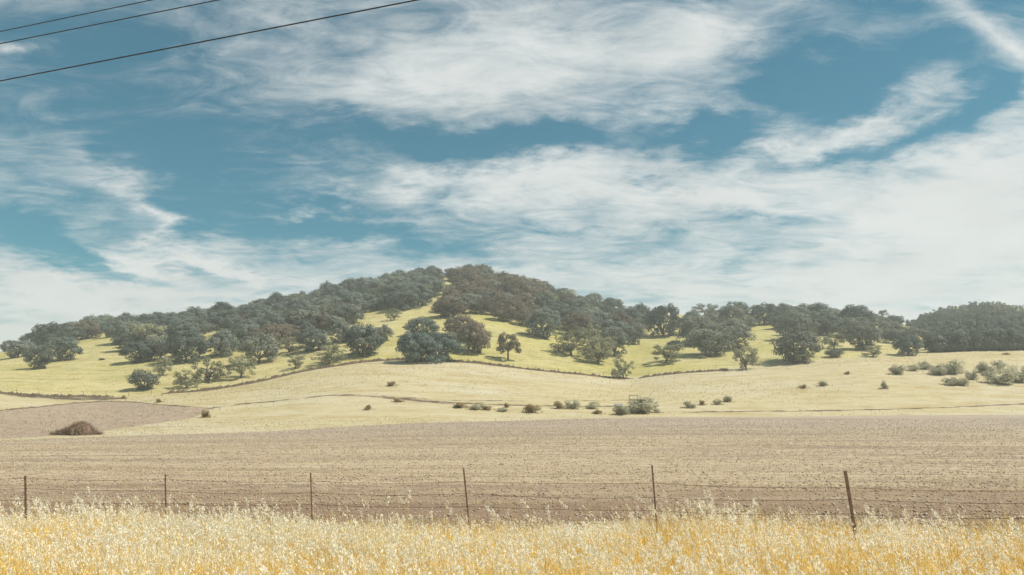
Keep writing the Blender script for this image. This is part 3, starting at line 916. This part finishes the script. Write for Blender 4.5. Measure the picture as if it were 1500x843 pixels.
# heap of cut brush on the brown soil patch
def brush_pile():
    p = ground(112, 637, 90.0)
    sc = p[1] / FPX
    L, Hh = 80 * sc, 23 * sc
    root = bpy.data.objects.new('brush_pile', None)
    COL.objects.link(root)
    root.location = (p[0], p[1], p[2])
    tag(root, 'long heap of brown cut brush lying on the bare soil patch', 'brush pile')
    r = random.Random(5)
    def prof(t):
        return (0.25 + 0.75 * math.sin(math.pi * min(1, max(0, t * 1.05))) ** 0.8) * (0.88 + 0.12 * math.sin(t * 11 + 1))
    mb = MB()
    n, m = 26, 9
    vs, fs = [], []
    for i in range(n):
        t = i / (n - 1)
        hh = Hh * 0.72 * prof(t) * min(1, 2.0 * t + .03, 3.2 * (1 - t) + .05)
        for j in range(m):
            a = math.pi * j / (m - 1)
            k = 1 + r.uniform(-.14, .14)
            vs.append((L * (t - .5) * .94, math.cos(a) * 1.5 * k * (0.4 + hh / Hh), math.sin(a) * hh * k - 0.05))
    fs = [(i * m + j, i * m + j + 1, (i + 1) * m + j + 1, (i + 1) * m + j) for i in range(n - 1) for j in range(m - 1)]
    mb.add(vs, fs)
    obj('core', mb.mesh('brush_core', M_TWIG), root)
    mb = MB()
    for _ in range(3600):
        t = r.betavariate(1.5, 1.5)
        hh = Hh * 0.75 * prof(t) * min(1, 2.0 * t + .03, 3.2 * (1 - t) + .05)
        a = math.pi * r.random()
        c = Vector((L * (t - .5) * .94, math.cos(a) * 1.5 * (0.4 + hh / Hh), math.sin(a) * hh))
        d = Vector((r.gauss(0, 1), r.gauss(0, .7), abs(r.gauss(.25, .6)))).normalized() * r.uniform(.3, 1.0)
        s = Vector((r.gauss(0, 1), r.gauss(0, 1), r.gauss(0, 1))).normalized() * r.uniform(.012, .03)
        mb.add([c - s, c + s, c + d], [(0, 1, 2)])
    tw = obj('twig', mb.mesh('brush_twigs', M_TWIG), root)
    tw['kind'] = 'stuff'
brush_pile()

# ------------------------------------------------------------------ bank with the hill fence
M_BANK = mat_plain('bank_soil', (0.095, 0.068, 0.042), 0.45, 0.7)
M_GREYWOOD = mat_plain('weathered_wood', (0.20, 0.165, 0.13), 0.3, 3.0)
def bank(name, pxs, label):
    us = ray(np.array(pxs, float), np.interp(pxs, [0, 1500], [560, 530]))[0]
    m = MB()
    r = random.Random(len(pxs))
    vs, fs = [], []
    for i, u in enumerate(us):
        d = float(at(D2, u))
        hgt = 0.75 * (0.5 + 0.75 * r.random()) * min(1, 0.2 + i / 6, 0.2 + (len(us) - 1 - i) / 6)
        for off, zz in ((-0.9, -0.25), (-0.35, hgt * .75), (0.15, hgt), (0.9, -0.35)):
            y = d + off + r.uniform(-.08, .08)
            vs.append((u * y, y, float(height(u * y, y)) + zz))
    fs = [(i * 4 + j, (i + 1) * 4 + j, (i + 1) * 4 + j + 1, i * 4 + j + 1) for i in range(len(us) - 1) for j in range(3)]
    m.add(vs, fs)
    o = obj(name, m.mesh(name, M_BANK))
    o['kind'] = 'structure'
    o['label'] = label
bank('earth_bank', np.arange(238, 930, 2.5), 'low dark earth bank curving across the hill foot')
bank('earth_bank', np.arange(935, 1075, 2.5), 'low dark earth bank rising right of the pale oak')
bank('earth_bank', np.arange(-40, 172, 2.5), 'low dark earth bank at the left edge')

hf = bpy.data.objects.new('hill_fence', None)
COL.objects.link(hf)
hp = ground(600, 531, 190)
hf.location = tuple(hp)
tag(hf, 'distant thin post and wire fence along the bank at the hill foot', 'fence')
mb = MB()
mb.tube([(0, 0, -0.3), (0.01, 0, 0.7), (0, 0, 1.45)], [0.075, 0.07, 0.06], 6)
post_me = mb.mesh('hill_post', M_GREYWOOD)
tops = []
for px in list(range(-40, 1080, 33)):
    u = float(ray(px, 550)[0])
    d = float(at(D2, u)) + 0.6
    q = Vector((u * d, d, float(height(u * d, d))))
    o = obj('post', post_me, hf, q - hf.location)
    o.rotation_euler = (random.uniform(-.08, .08), random.uniform(-.08, .08), random.random() * 3)
    tops.append(q - hf.location)
for hgt in (0.55, 0.95, 1.35):
    mb = MB()
    mb.tube([t + Vector((0, 0, hgt)) for t in tops], 0.006, 3, False)
    obj('wire', mb.mesh('hill_wire', M_GREYWOOD), hf)

# ------------------------------------------------------------------ small frame and trough by the bush row
M_DARKSTEEL = mat_plain('dark_steel', (0.07, 0.06, 0.055), 0.2, 4.0, 0.6, 0.4)
M_WHITE = mat_plain('white_paint', (0.78, 0.78, 0.76), 0.06, 4.0, 0.6, 0.4)
p = ground(928, 590, 120)
fr = bpy.data.objects.new('pipe_frame', None)
COL.objects.link(fr)
fr.location = tuple(p)
tag(fr, 'small dark open pipe frame standing behind the biggest grey bush', 'frame')
fw, fh = 12 * p[1] / FPX, 10 * p[1] / FPX
for nm, pts in (('upright', [(-fw / 2, 0, -.3), (-fw / 2, 0, fh)]), ('upright', [(fw / 2, .1, -.3), (fw / 2, .1, fh)]), ('rail', [(-fw / 2 - .05, 0, fh), (fw / 2 + .05, .1, fh)]), ('rail', [(-fw / 2, 0, fh * .45), (fw / 2, .1, fh * .45)])):
    mb = MB(); mb.tube(pts, 0.06, 8)
    obj(nm, mb.mesh('frame_' + nm, M_DARKSTEEL), fr)
p = ground(906, 595, 120)
tr = bpy.data.objects.new('trough', None)
COL.objects.link(tr)
tr.location = tuple(p)
tag(tr, 'small white trough on the ground left of the dark pipe frame', 'trough')
a, b2, hh = 0.95, 0.42, 0.42
mb = MB()
mb.box((0, -b2, .1 + hh / 2), (2 * a, .05, hh)); mb.box((0, b2, .1 + hh / 2), (2 * a, .05, hh)); mb.box((-a + .025, 0, .1 + hh / 2), (.05, 2 * b2 - .052, hh)); mb.box((a - .025, 0, .1 + hh / 2), (.05, 2 * b2 - .052, hh)); mb.box((0, 0, .125), (2 * a - .104, 2 * b2 - .052, .05))
obj('tub', mb.mesh('trough_tub', M_WHITE), tr)
for sx in (-.6, .6):
    mb = MB(); mb.box((sx, 0, 0.02), (.12, .7, .155)); obj('foot', mb.mesh('trough_foot', M_DARKSTEEL), tr)

# ------------------------------------------------------------------ roadside fence
M_RUSTY = mat_plain('rusty_steel', (0.21, 0.135, 0.092), 0.35, 9.0, 0.8, 0.3)
M_WIRE = mat_plain('rusty_wire', (0.15, 0.088, 0.052), 0.3, 5.0, 0.7, 0.3)
fence = bpy.data.objects.new('wire_fence', None)
COL.objects.link(fence)
fence.location = (0, float(fence_y(0)), 0)
tag(fence, 'rusty steel post and barbed wire fence between tall grass and ploughed field', 'fence')
FO = Vector(fence.location)
def tpost(length, wid):
    m = MB()
    m.box((0, 0, length / 2), (wid, 0.009, length))
    m.box((0, 0.0215, length / 2), (0.009, 0.034, length - 0.002))
    for k in range(int(length / 0.075)):
        m.box((0, -0.0075, 0.06 + k * 0.075), (0.018, 0.008, 0.022))
    m.box((0, 0.012, 0.12), (0.17, 0.006, 0.20))
    return m.mesh('steel_post', M_RUSTY)
anchors = []
PW = (.03, .048, .029, .027, .034, .032, .064, .034)
for (tx, ty, bx) in FENCE:
    d = fence_depth(bx)
    ut, st = (float(v) for v in ray(tx, ty))
    ub, sb = (float(v) for v in ray(bx, 757))
    top = Vector((ut * d, d, st * d + EYE))
    mid = Vector((ub * d, d, sb * d + EYE))
    ax = (top - mid).normalized()
    foot = top - ax * ((top.z + 0.25) / ax.z)
    o = obj('post', tpost((top - foot).length, PW[len(anchors)]), fence, foot - FO)
    o.rotation_euler = Vector((0, 0, 1)).rotation_difference(ax).to_euler()
    anchors.append((foot, ax, top, o))
WH = (0.84, 1.10, 1.34)
for w_i, hz in enumerate(WH):
    pts = []
    at_post = []
    for (foot, ax, top, o) in anchors:
        t = (hz + random.uniform(-.02, .02) - foot.z) / ax.z
        q = foot + ax * t + Vector((0, -0.016, 0))
        at_post.append(q)
        mb = MB()
        mb.tube([Vector((-.036, -.012, t)), Vector((0, -.024, t)), Vector((.036, -.012, t + .004))], 0.0035, 5)
        obj('clip', mb.mesh('wire_clip', M_WIRE), o)
    mb = MB()
    for k in range(len(at_post) - 1):
        a, b2 = at_post[k], at_post[k + 1]
        sag = random.uniform(.015, .05)
        for j in range(12):
            t = j / 12
            pts.append(a.lerp(b2, t) - Vector((0, 0, sag * 4 * t * (1 - t))))
    pts.append(at_post[-1])
    pts = [q - FO for q in pts]
    wd = 0.0040
    mb.tube(pts, wd, 5, False)
    acc_l = 0.0
    for q0, q1 in zip(pts[:-1], pts[1:]):
        L = (q1 - q0).length
        acc_l += L
        if acc_l > 0.16:
            acc_l = 0
            for sgn in (-1, 1):
                mb.tube([q0 + Vector((0, -.004 * sgn, -.018)), q0 + Vector((.006 * sgn, .004, .018))], 0.0022, 4)
    obj('wire', mb.mesh('barbed_wire', M_WIRE), fence)

# ------------------------------------------------------------------ power lines overhead
M_CABLE = mat_plain('black_cable', (0.015, 0.016, 0.018), 0.1, 3.0, 0.5, 0.4)
def cable(p0, pm, p1, hgt, rad, label):
    """cable at one height above the eye through three sighted points, carried on both ways"""
    P = []
    for (px, py) in (p0, pm, p1):
        u, s = (float(v) for v in ray(px, py))
        d = hgt / s
        P.append((u * d, d))
    x = np.array([q[0] for q in P]); y = np.array([q[1] for q in P])
    c = np.polyfit(x, y, 1)
    us_ = np.linspace(-150, 110, 131)
    # slight sag between supports at either end
    pts = [(xx, c[0] * xx + c[1], EYE + hgt + 0.00006 * (xx + 5) ** 2) for xx in us_]
    mb = MB(); mb.tube(pts, rad, 6)
    o = obj('power_line', mb.mesh('power_line', M_CABLE, True))
    tag(o, label, 'power line', 'power lines crossing the upper left sky')
cable((0, 46.5), (110, 24.5), (222, 0), 10.6, 0.0115, 'uppermost of the three thin black power lines at top left')
cable((0, 64), (160, 33.5), (318, 0), 9.9, 0.0125, 'middle black power line of the three at top left')
cable((0, 119), (300, 61), (612, 0), 8.6, 0.0145, 'lowest and longest black power line crossing the top left sky')

# ------------------------------------------------------------------ tall wild oats in front of the fence
def mat_straw(name, ca, cb, transl):
    m = bpy.data.materials.new(name)
    m.use_nodes = True
    t = NT(m.node_tree)
    m.node_tree.nodes.clear()
    p = geo_pos(t)
    big = t.noise(t.mapping(p, scale=(0.55, 0.35, 0.2)), 1.0, 4, 0.6)
    k = t.math('MULTIPLY_ADD', t.math('SUBTRACT', big, 0.5), 1.6, attr(t, 'tone'))
    c = t.mix(t.range(k, 0, 1, 0, 1, False), ca, cb)
    d = t.n('ShaderNodeBsdfDiffuse'); tr_ = t.n('ShaderNodeBsdfTranslucent')
    t.put(d.inputs[0], c); t.put(tr_.inputs[0], c)
    mx = t.n('ShaderNodeMixShader'); mx.inputs[0].default_value = transl
    t.put(mx.inputs[1], d.outputs[0]); t.put(mx.inputs[2], tr_.outputs[0])
    out = t.n('ShaderNodeOutputMaterial'); t.put(out.inputs[0], mx.outputs[0])
    return m
M_STRAW = mat_straw('golden_straw', (0.68, 0.47, 0.14), (0.86, 0.69, 0.31), 0.45)
M_HEAD = mat_straw('pale_oat_heads', (0.80, 0.74, 0.54), (0.92, 0.90, 0.82), 0.45)

def lowfreq(x, y, seed):
    r = np.random.default_rng(seed)
    z = 0
    for k in range(7):
        f = r.uniform(.25, 1.8); a = r.uniform(0, 6.28); ph = r.uniform(0, 6.28)
        z = z + np.sin((x * math.cos(a) + y * math.sin(a)) * f + ph) / (0.6 + f)
    return z / 3.0

def wild_oats(N, plume, name, label):
    ys = np.sqrt(rng.uniform(5.6 ** 2, 21.0 ** 2, N * 2))
    xs = rng.uniform(-1, 1, N * 2) * (0.74 * ys + 2.0)
    edge = np.maximum(fence_y(xs) + 1.5, 18.3 + .5 * lowfreq(xs, ys * 0, 17))
    keep = ys < edge
    keep &= rng.random(N * 2) < np.clip(0.75 + 0.5 * lowfreq(xs, ys, 3), 0.25, 1)
    if plume:
        keep &= lowfreq(xs * 2.2, ys * 1.4, 12) > rng.normal(-.02, .18, N * 2)
    keep &= rng.random(N * 2) < np.clip((edge - ys) / 1.6, 0.12, 1)
    xs, ys = xs[keep][:N], ys[keep][:N]
    n = len(xs)
    ht = (0.53 + 0.13 * lowfreq(xs, ys, 5)) * (0.72 + 0.5 * rng.random(n)) * (1 + 0.22 * np.clip(1 - np.abs(fence_y(xs) - 1.6 - ys) / 1.8, 0, 1)) * (1 + 0.24 * np.clip(xs / 9, 0, 1))
    ht *= np.where(rng.random(n) < 0.09, rng.uniform(1.15, 1.5, n), 1.0)
    if plume:
        ht = np.maximum(ht * rng.uniform(1.1, 1.5, n), 0.5 + 0.55 * rng.random(n) ** 1.6)
    lean_dir = np.stack([-0.55 + 0.5 * rng.normal(size=n), 0.5 * rng.normal(size=n)], 1)
    lean = ht * rng.uniform(.10, .42, n)
    tone = np.clip(rng.normal(.52, .22, n) - .28 * np.clip(xs / 8, -.3, 1), 0, 1)
    base = np.stack([xs, ys, np.zeros(n)], 1)
    def point(t):
        t = np.asarray(t)
        h = base.copy()
        h[:, 2] = ht * t * (1 - 0.10 * t)
        h[:, :2] += lean_dir * (lean * t ** 2)[:, None]
        return h
    VV, FF, CN, MI, TT = [], [], [], [], []
    off = 0
    def emit(V, F, nper, mi, tn):
        nonlocal off
        VV.append(V.reshape(-1, 3)); FF.append((F + off).ravel()); CN.append(np.full(F.reshape(-1, nper).shape[0], nper)); MI.append(np.full(F.reshape(-1, nper).shape[0], mi)); TT.append(tn)
        off += V.reshape(-1, 3).shape[0]
    # stems: thin upright strips
    ang = rng.uniform(0, math.pi, n)
    side = np.stack([np.cos(ang), 0.4 * np.sin(ang), np.zeros(n)], 1)
    rows = []
    for t, w in ((0, .0040), (.45, .0035), (.8, .0026), (1.0, .0014)):
        c = point(np.full(n, t)); rows += [c - side * w, c + side * w]
    V = np.stack(rows, 1)
    f = np.array([[0, 1, 3, 2], [2, 3, 5, 4], [4, 5, 7, 6]])
    emit(V, (np.arange(n) * 8)[:, None, None] + f[None], 4, 0, np.repeat(tone, 8))
    # leaves
    for k in range(3):
        a = rng.uniform(0, 6.283, n)
        dr = np.stack([np.cos(a), np.sin(a), np.zeros(n)], 1)
        sd = np.stack([-np.sin(a), np.cos(a), np.zeros(n)], 1)
        t0 = rng.uniform(.05, .5, n)
        p0 = point(t0); L = rng.uniform(.12, .32, n)[:, None]
        up = np.array([0, 0, 1.0])
        p1 = p0 + dr * L * .45 + up * L * .5
        p2 = p0 + dr * L * rng.uniform(.7, 1.0, n)[:, None] + up * L * rng.uniform(.05, .6, n)[:, None]
        V = np.stack([p0 - sd * .004, p0 + sd * .004, p1 - sd * .005, p1 + sd * .005, p2], 1)
        i0 = (np.arange(n) * 5)[:, None]
        emit(V, np.concatenate([i0 + 0, i0 + 1, i0 + 3, i0 + 0, i0 + 3, i0 + 2, i0 + 2, i0 + 3, i0 + 4], 1).reshape(-1, 3), 3, 0, np.repeat(np.clip(tone + .1, 0, 1), 5))
    # hanging seed husks of the open heads
    patch = np.clip(0.45 + 1.5 * lowfreq(xs * 1.3, ys * 1.3, 8) + 0.25 * np.clip((ys - 11) / 4, 0, 1) + 0.34 * np.clip(-xs / 6, -0.7, 1), 0.10, 1)
    if plume:
        patch = np.ones(n)
    full = rng.random(n) < patch * (.26 + .30 * np.clip((ys - 8) / 5, 0, 1))
    for k in range(34 if plume else 15):
        on = np.nonzero(full | (rng.random(n) < .05))[0]
        m = len(on)
        t = rng.uniform(.80 if plume else .70, 1.03, n)
        p0 = point(t)[on]
        a = rng.uniform(0, 6.283, m)
        dr = np.stack([np.cos(a) - .35, np.sin(a), np.zeros(m)], 1)
        reach = (rng.uniform(.008, .055, m) * (1.25 - t[on]) * (2.6 if plume else 2))[:, None]
        p = p0 + dr * reach
        ax = np.stack([rng.normal(0, .45, m) - .25, rng.normal(0, .4, m), np.where(rng.random(m) < .6, -1.0, .7)], 1)
        ax /= np.linalg.norm(ax, axis=1)[:, None]
        w = np.cross(ax, rng.normal(size=(m, 3))); w /= np.linalg.norm(w, axis=1)[:, None]
        L = rng.uniform(.024, .05, m)[:, None]; ww = rng.uniform(.006, .0125, m)[:, None]
        V = np.stack([p - ax * L * .5, p + w * ww, p + ax * L * .6, p - w * ww], 1)
        emit(V, np.arange(4 * m).reshape(m, 4), 4, 1, np.repeat(np.clip(rng.normal(.55, .25, m), 0, 1), 4))
    me = mesh_np(name, np.concatenate(VV), np.concatenate(FF), np.concatenate(CN), [M_STRAW, M_HEAD], np.concatenate(MI), {'tone': np.concatenate(TT)})
    o = obj(name, me)
    tag(o, label, 'grass', None, 'stuff')
wild_oats(40000, False, 'tall_grass', 'golden wild oats filling the strip along the road')
wild_oats(5600, True, 'oat_plumes', 'taller ragged pale oat plumes rising above the golden grass')

# ------------------------------------------------------------------ clods and straw on the ploughed field
M_CLOD = mat_straw('soil_clods', (0.25, 0.185, 0.135), (0.47, 0.385, 0.275), 0.0)
def clods(N):
    ys = 18.0 + 135.0 * rng.random(N) ** 1.75
    xs = rng.uniform(-1, 1, N) * (0.72 * ys + 3)
    k = ys > fence_y(xs) + 0.8
    xs, ys = xs[k], ys[k]
    ys = ys + 0.10 * np.sin(ys * 6) 
    n = len(xs)
    z = height(xs, ys) + furrows(xs, ys)
    r = np.exp(rng.normal(-4.0, .42, n)) * (1 + ys / 70)
    r = np.minimum(r, .035 + ys / 2500)
    octa = np.array([[1, 0, 0], [-1, 0, 0], [0, 1, 0], [0, -1, 0], [0, 0, .75], [0, 0, -.6]])
    V = octa[None] * (0.6 + 0.8 * rng.random((n, 6, 1))) * r[:, None, None]
    a = rng.uniform(0, 6.28, n)
    ca, sa = np.cos(a)[:, None], np.sin(a)[:, None]
    x2, y2 = V[..., 0] * ca - V[..., 1] * sa, V[..., 0] * sa + V[..., 1] * ca
    V = np.stack([x2 * 1.25 + xs[:, None], y2 + ys[:, None], V[..., 2] + z[:, None] + .25 * r[:, None]], -1)
    f = np.array([[0, 2, 4], [2, 1, 4], [1, 3, 4], [3, 0, 4], [2, 0, 5], [1, 2, 5], [3, 1, 5], [0, 3, 5]])
    F = (np.arange(n) * 6)[:, None, None] + f[None]
    tone = np.clip(rng.normal(.5, .28, n), 0, 1)
    o = obj('soil_clods', mesh_np('soil_clods', V.reshape(-1, 3), F.reshape(-1, 3), 3, [M_CLOD], attrs={'tone': np.repeat(tone, 6)}))
    tag(o, 'brown clods of earth strewn over the ploughed field', 'soil', None, 'stuff')
    o.parent = None
clods(110000)
M_STUB = mat_straw('stubble_straw', (0.30, 0.22, 0.10), (0.62, 0.50, 0.27), 0.2)
def stubble(N):
    ys = 18.0 + 105.0 * rng.random(N) ** 1.5
    xs = rng.uniform(-1, 1, N) * (0.72 * ys + 3)
    k = (ys > fence_y(xs) + 0.6) & (rng.random(N) < np.clip(.55 + .7 * lowfreq(xs * .35, ys * .9, 21), .08, 1))
    xs, ys = xs[k], ys[k]
    n = len(xs)
    z = height(xs, ys) + furrows(xs, ys)
    P = np.stack([xs, ys, z - .01], 1)
    Vs = []
    for j in range(3):
        a = rng.uniform(0, 6.28, n); L = rng.uniform(.06, .17, n) * (1 + ys / 120)
        d = np.stack([np.cos(a) * .7, np.sin(a) * .7, rng.uniform(.25, 1.1, n)], 1) * L[:, None]
        s = np.stack([-np.sin(a), np.cos(a), np.zeros(n)], 1) * (.004 + ys / 9000)[:, None]
        Vs.append(np.stack([P - s, P + s, P + d], 1))
    V = np.concatenate(Vs).reshape(-1, 3)
    tone = np.repeat(np.clip(rng.normal(.5, .25, n * 3), 0, 1), 3)
    o = obj('stubble', mesh_np('stubble', V, np.arange(len(V)).reshape(-1, 3), 3, [M_STUB], attrs={'tone': tone}))
    tag(o, 'short dry straw stubble scattered between the furrows', 'stubble', None, 'stuff')
stubble(60000)

# dry weeds dotted over meadow and hill
def weeds(N):
    pts = []
    px = rng.uniform(-60, 1560, N); py = rng.uniform(500, 640, N)
    u, _ = ray(px, py)
    d = at(D1, u) + (at(D2, u) + 130 - at(D1, u)) * rng.random(N)
    x, y = u * d, d
    k = rng.random(N) < np.clip(.35 + .9 * lowfreq(x * .06, y * .09, 33), .03, 1)
    x, y = x[k], y[k]
    far = rng.random(N // 2)
    uh = ray(rng.uniform(-60, 1560, N // 2), 500)[0]
    dh = at(D2, uh) + far * 250
    bx_ = np.repeat(BASES, 28, 0)
    a_ = rng.uniform(0, 6.28, len(bx_))
    q_ = bx_[:, 2] * rng.uniform(.25, .75, len(bx_))
    x = np.concatenate([x, uh * dh, bx_[:, 0] + q_ * np.cos(a_)])
    y = np.concatenate([y, dh, bx_[:, 1] + q_ * np.sin(a_)])
    n = len(x)
    P = np.stack([x, y, height(x, y)], 1)
    Vs = []
    for j in range(6):
        a = rng.uniform(0, 6.28, n); L = rng.uniform(.12, .42, n)
        d_ = np.stack([np.cos(a) * .6, np.sin(a) * .6, rng.uniform(.4, 1.1, n)], 1) * L[:, None]
        s = np.stack([-np.sin(a), np.cos(a), np.zeros(n)], 1) * .035
        Vs.append(np.stack([P - s, P + s, P + d_], 1))
    V = np.concatenate(Vs).reshape(-1, 3)
    o = obj('dry_weeds', mesh_np('dry_weeds', V, np.arange(len(V)).reshape(-1, 3), 3, [M_RUSTW], attrs={'tone': np.repeat(np.clip(rng.normal(.5, .25, n * 6), 0, 1), 3)}))
    tag(o, 'sparse dry weeds dotted over the meadow and hill foot', 'weeds', None, 'stuff')
M_RUSTW = mat_straw('dry_weed_stalks', (0.20, 0.15, 0.055), (0.50, 0.42, 0.20), 0.2)
weeds(26000)

# ------------------------------------------------------------------ haze
mh = bpy.data.materials.new('haze')
mh.use_nodes = True
mh.node_tree.nodes.clear()
th = NT(mh.node_tree)
pv = th.n('ShaderNodeVolumePrincipled')
pv.inputs['Color'].default_value = (0.80, 0.87, 0.89, 1)
pv.inputs['Density'].default_value = 0.0004
pv.inputs['Anisotropy'].default_value = 0.2
oh = th.n('ShaderNodeOutputMaterial')
th.put(oh.inputs['Volume'], pv.outputs[0])
mb = MB()
mb.box((0, 700, 72.0), (14000, 3400, 149))
hz_o = obj('haze', mb.mesh('haze', mh))
hz_o['kind'] = 'stuff'
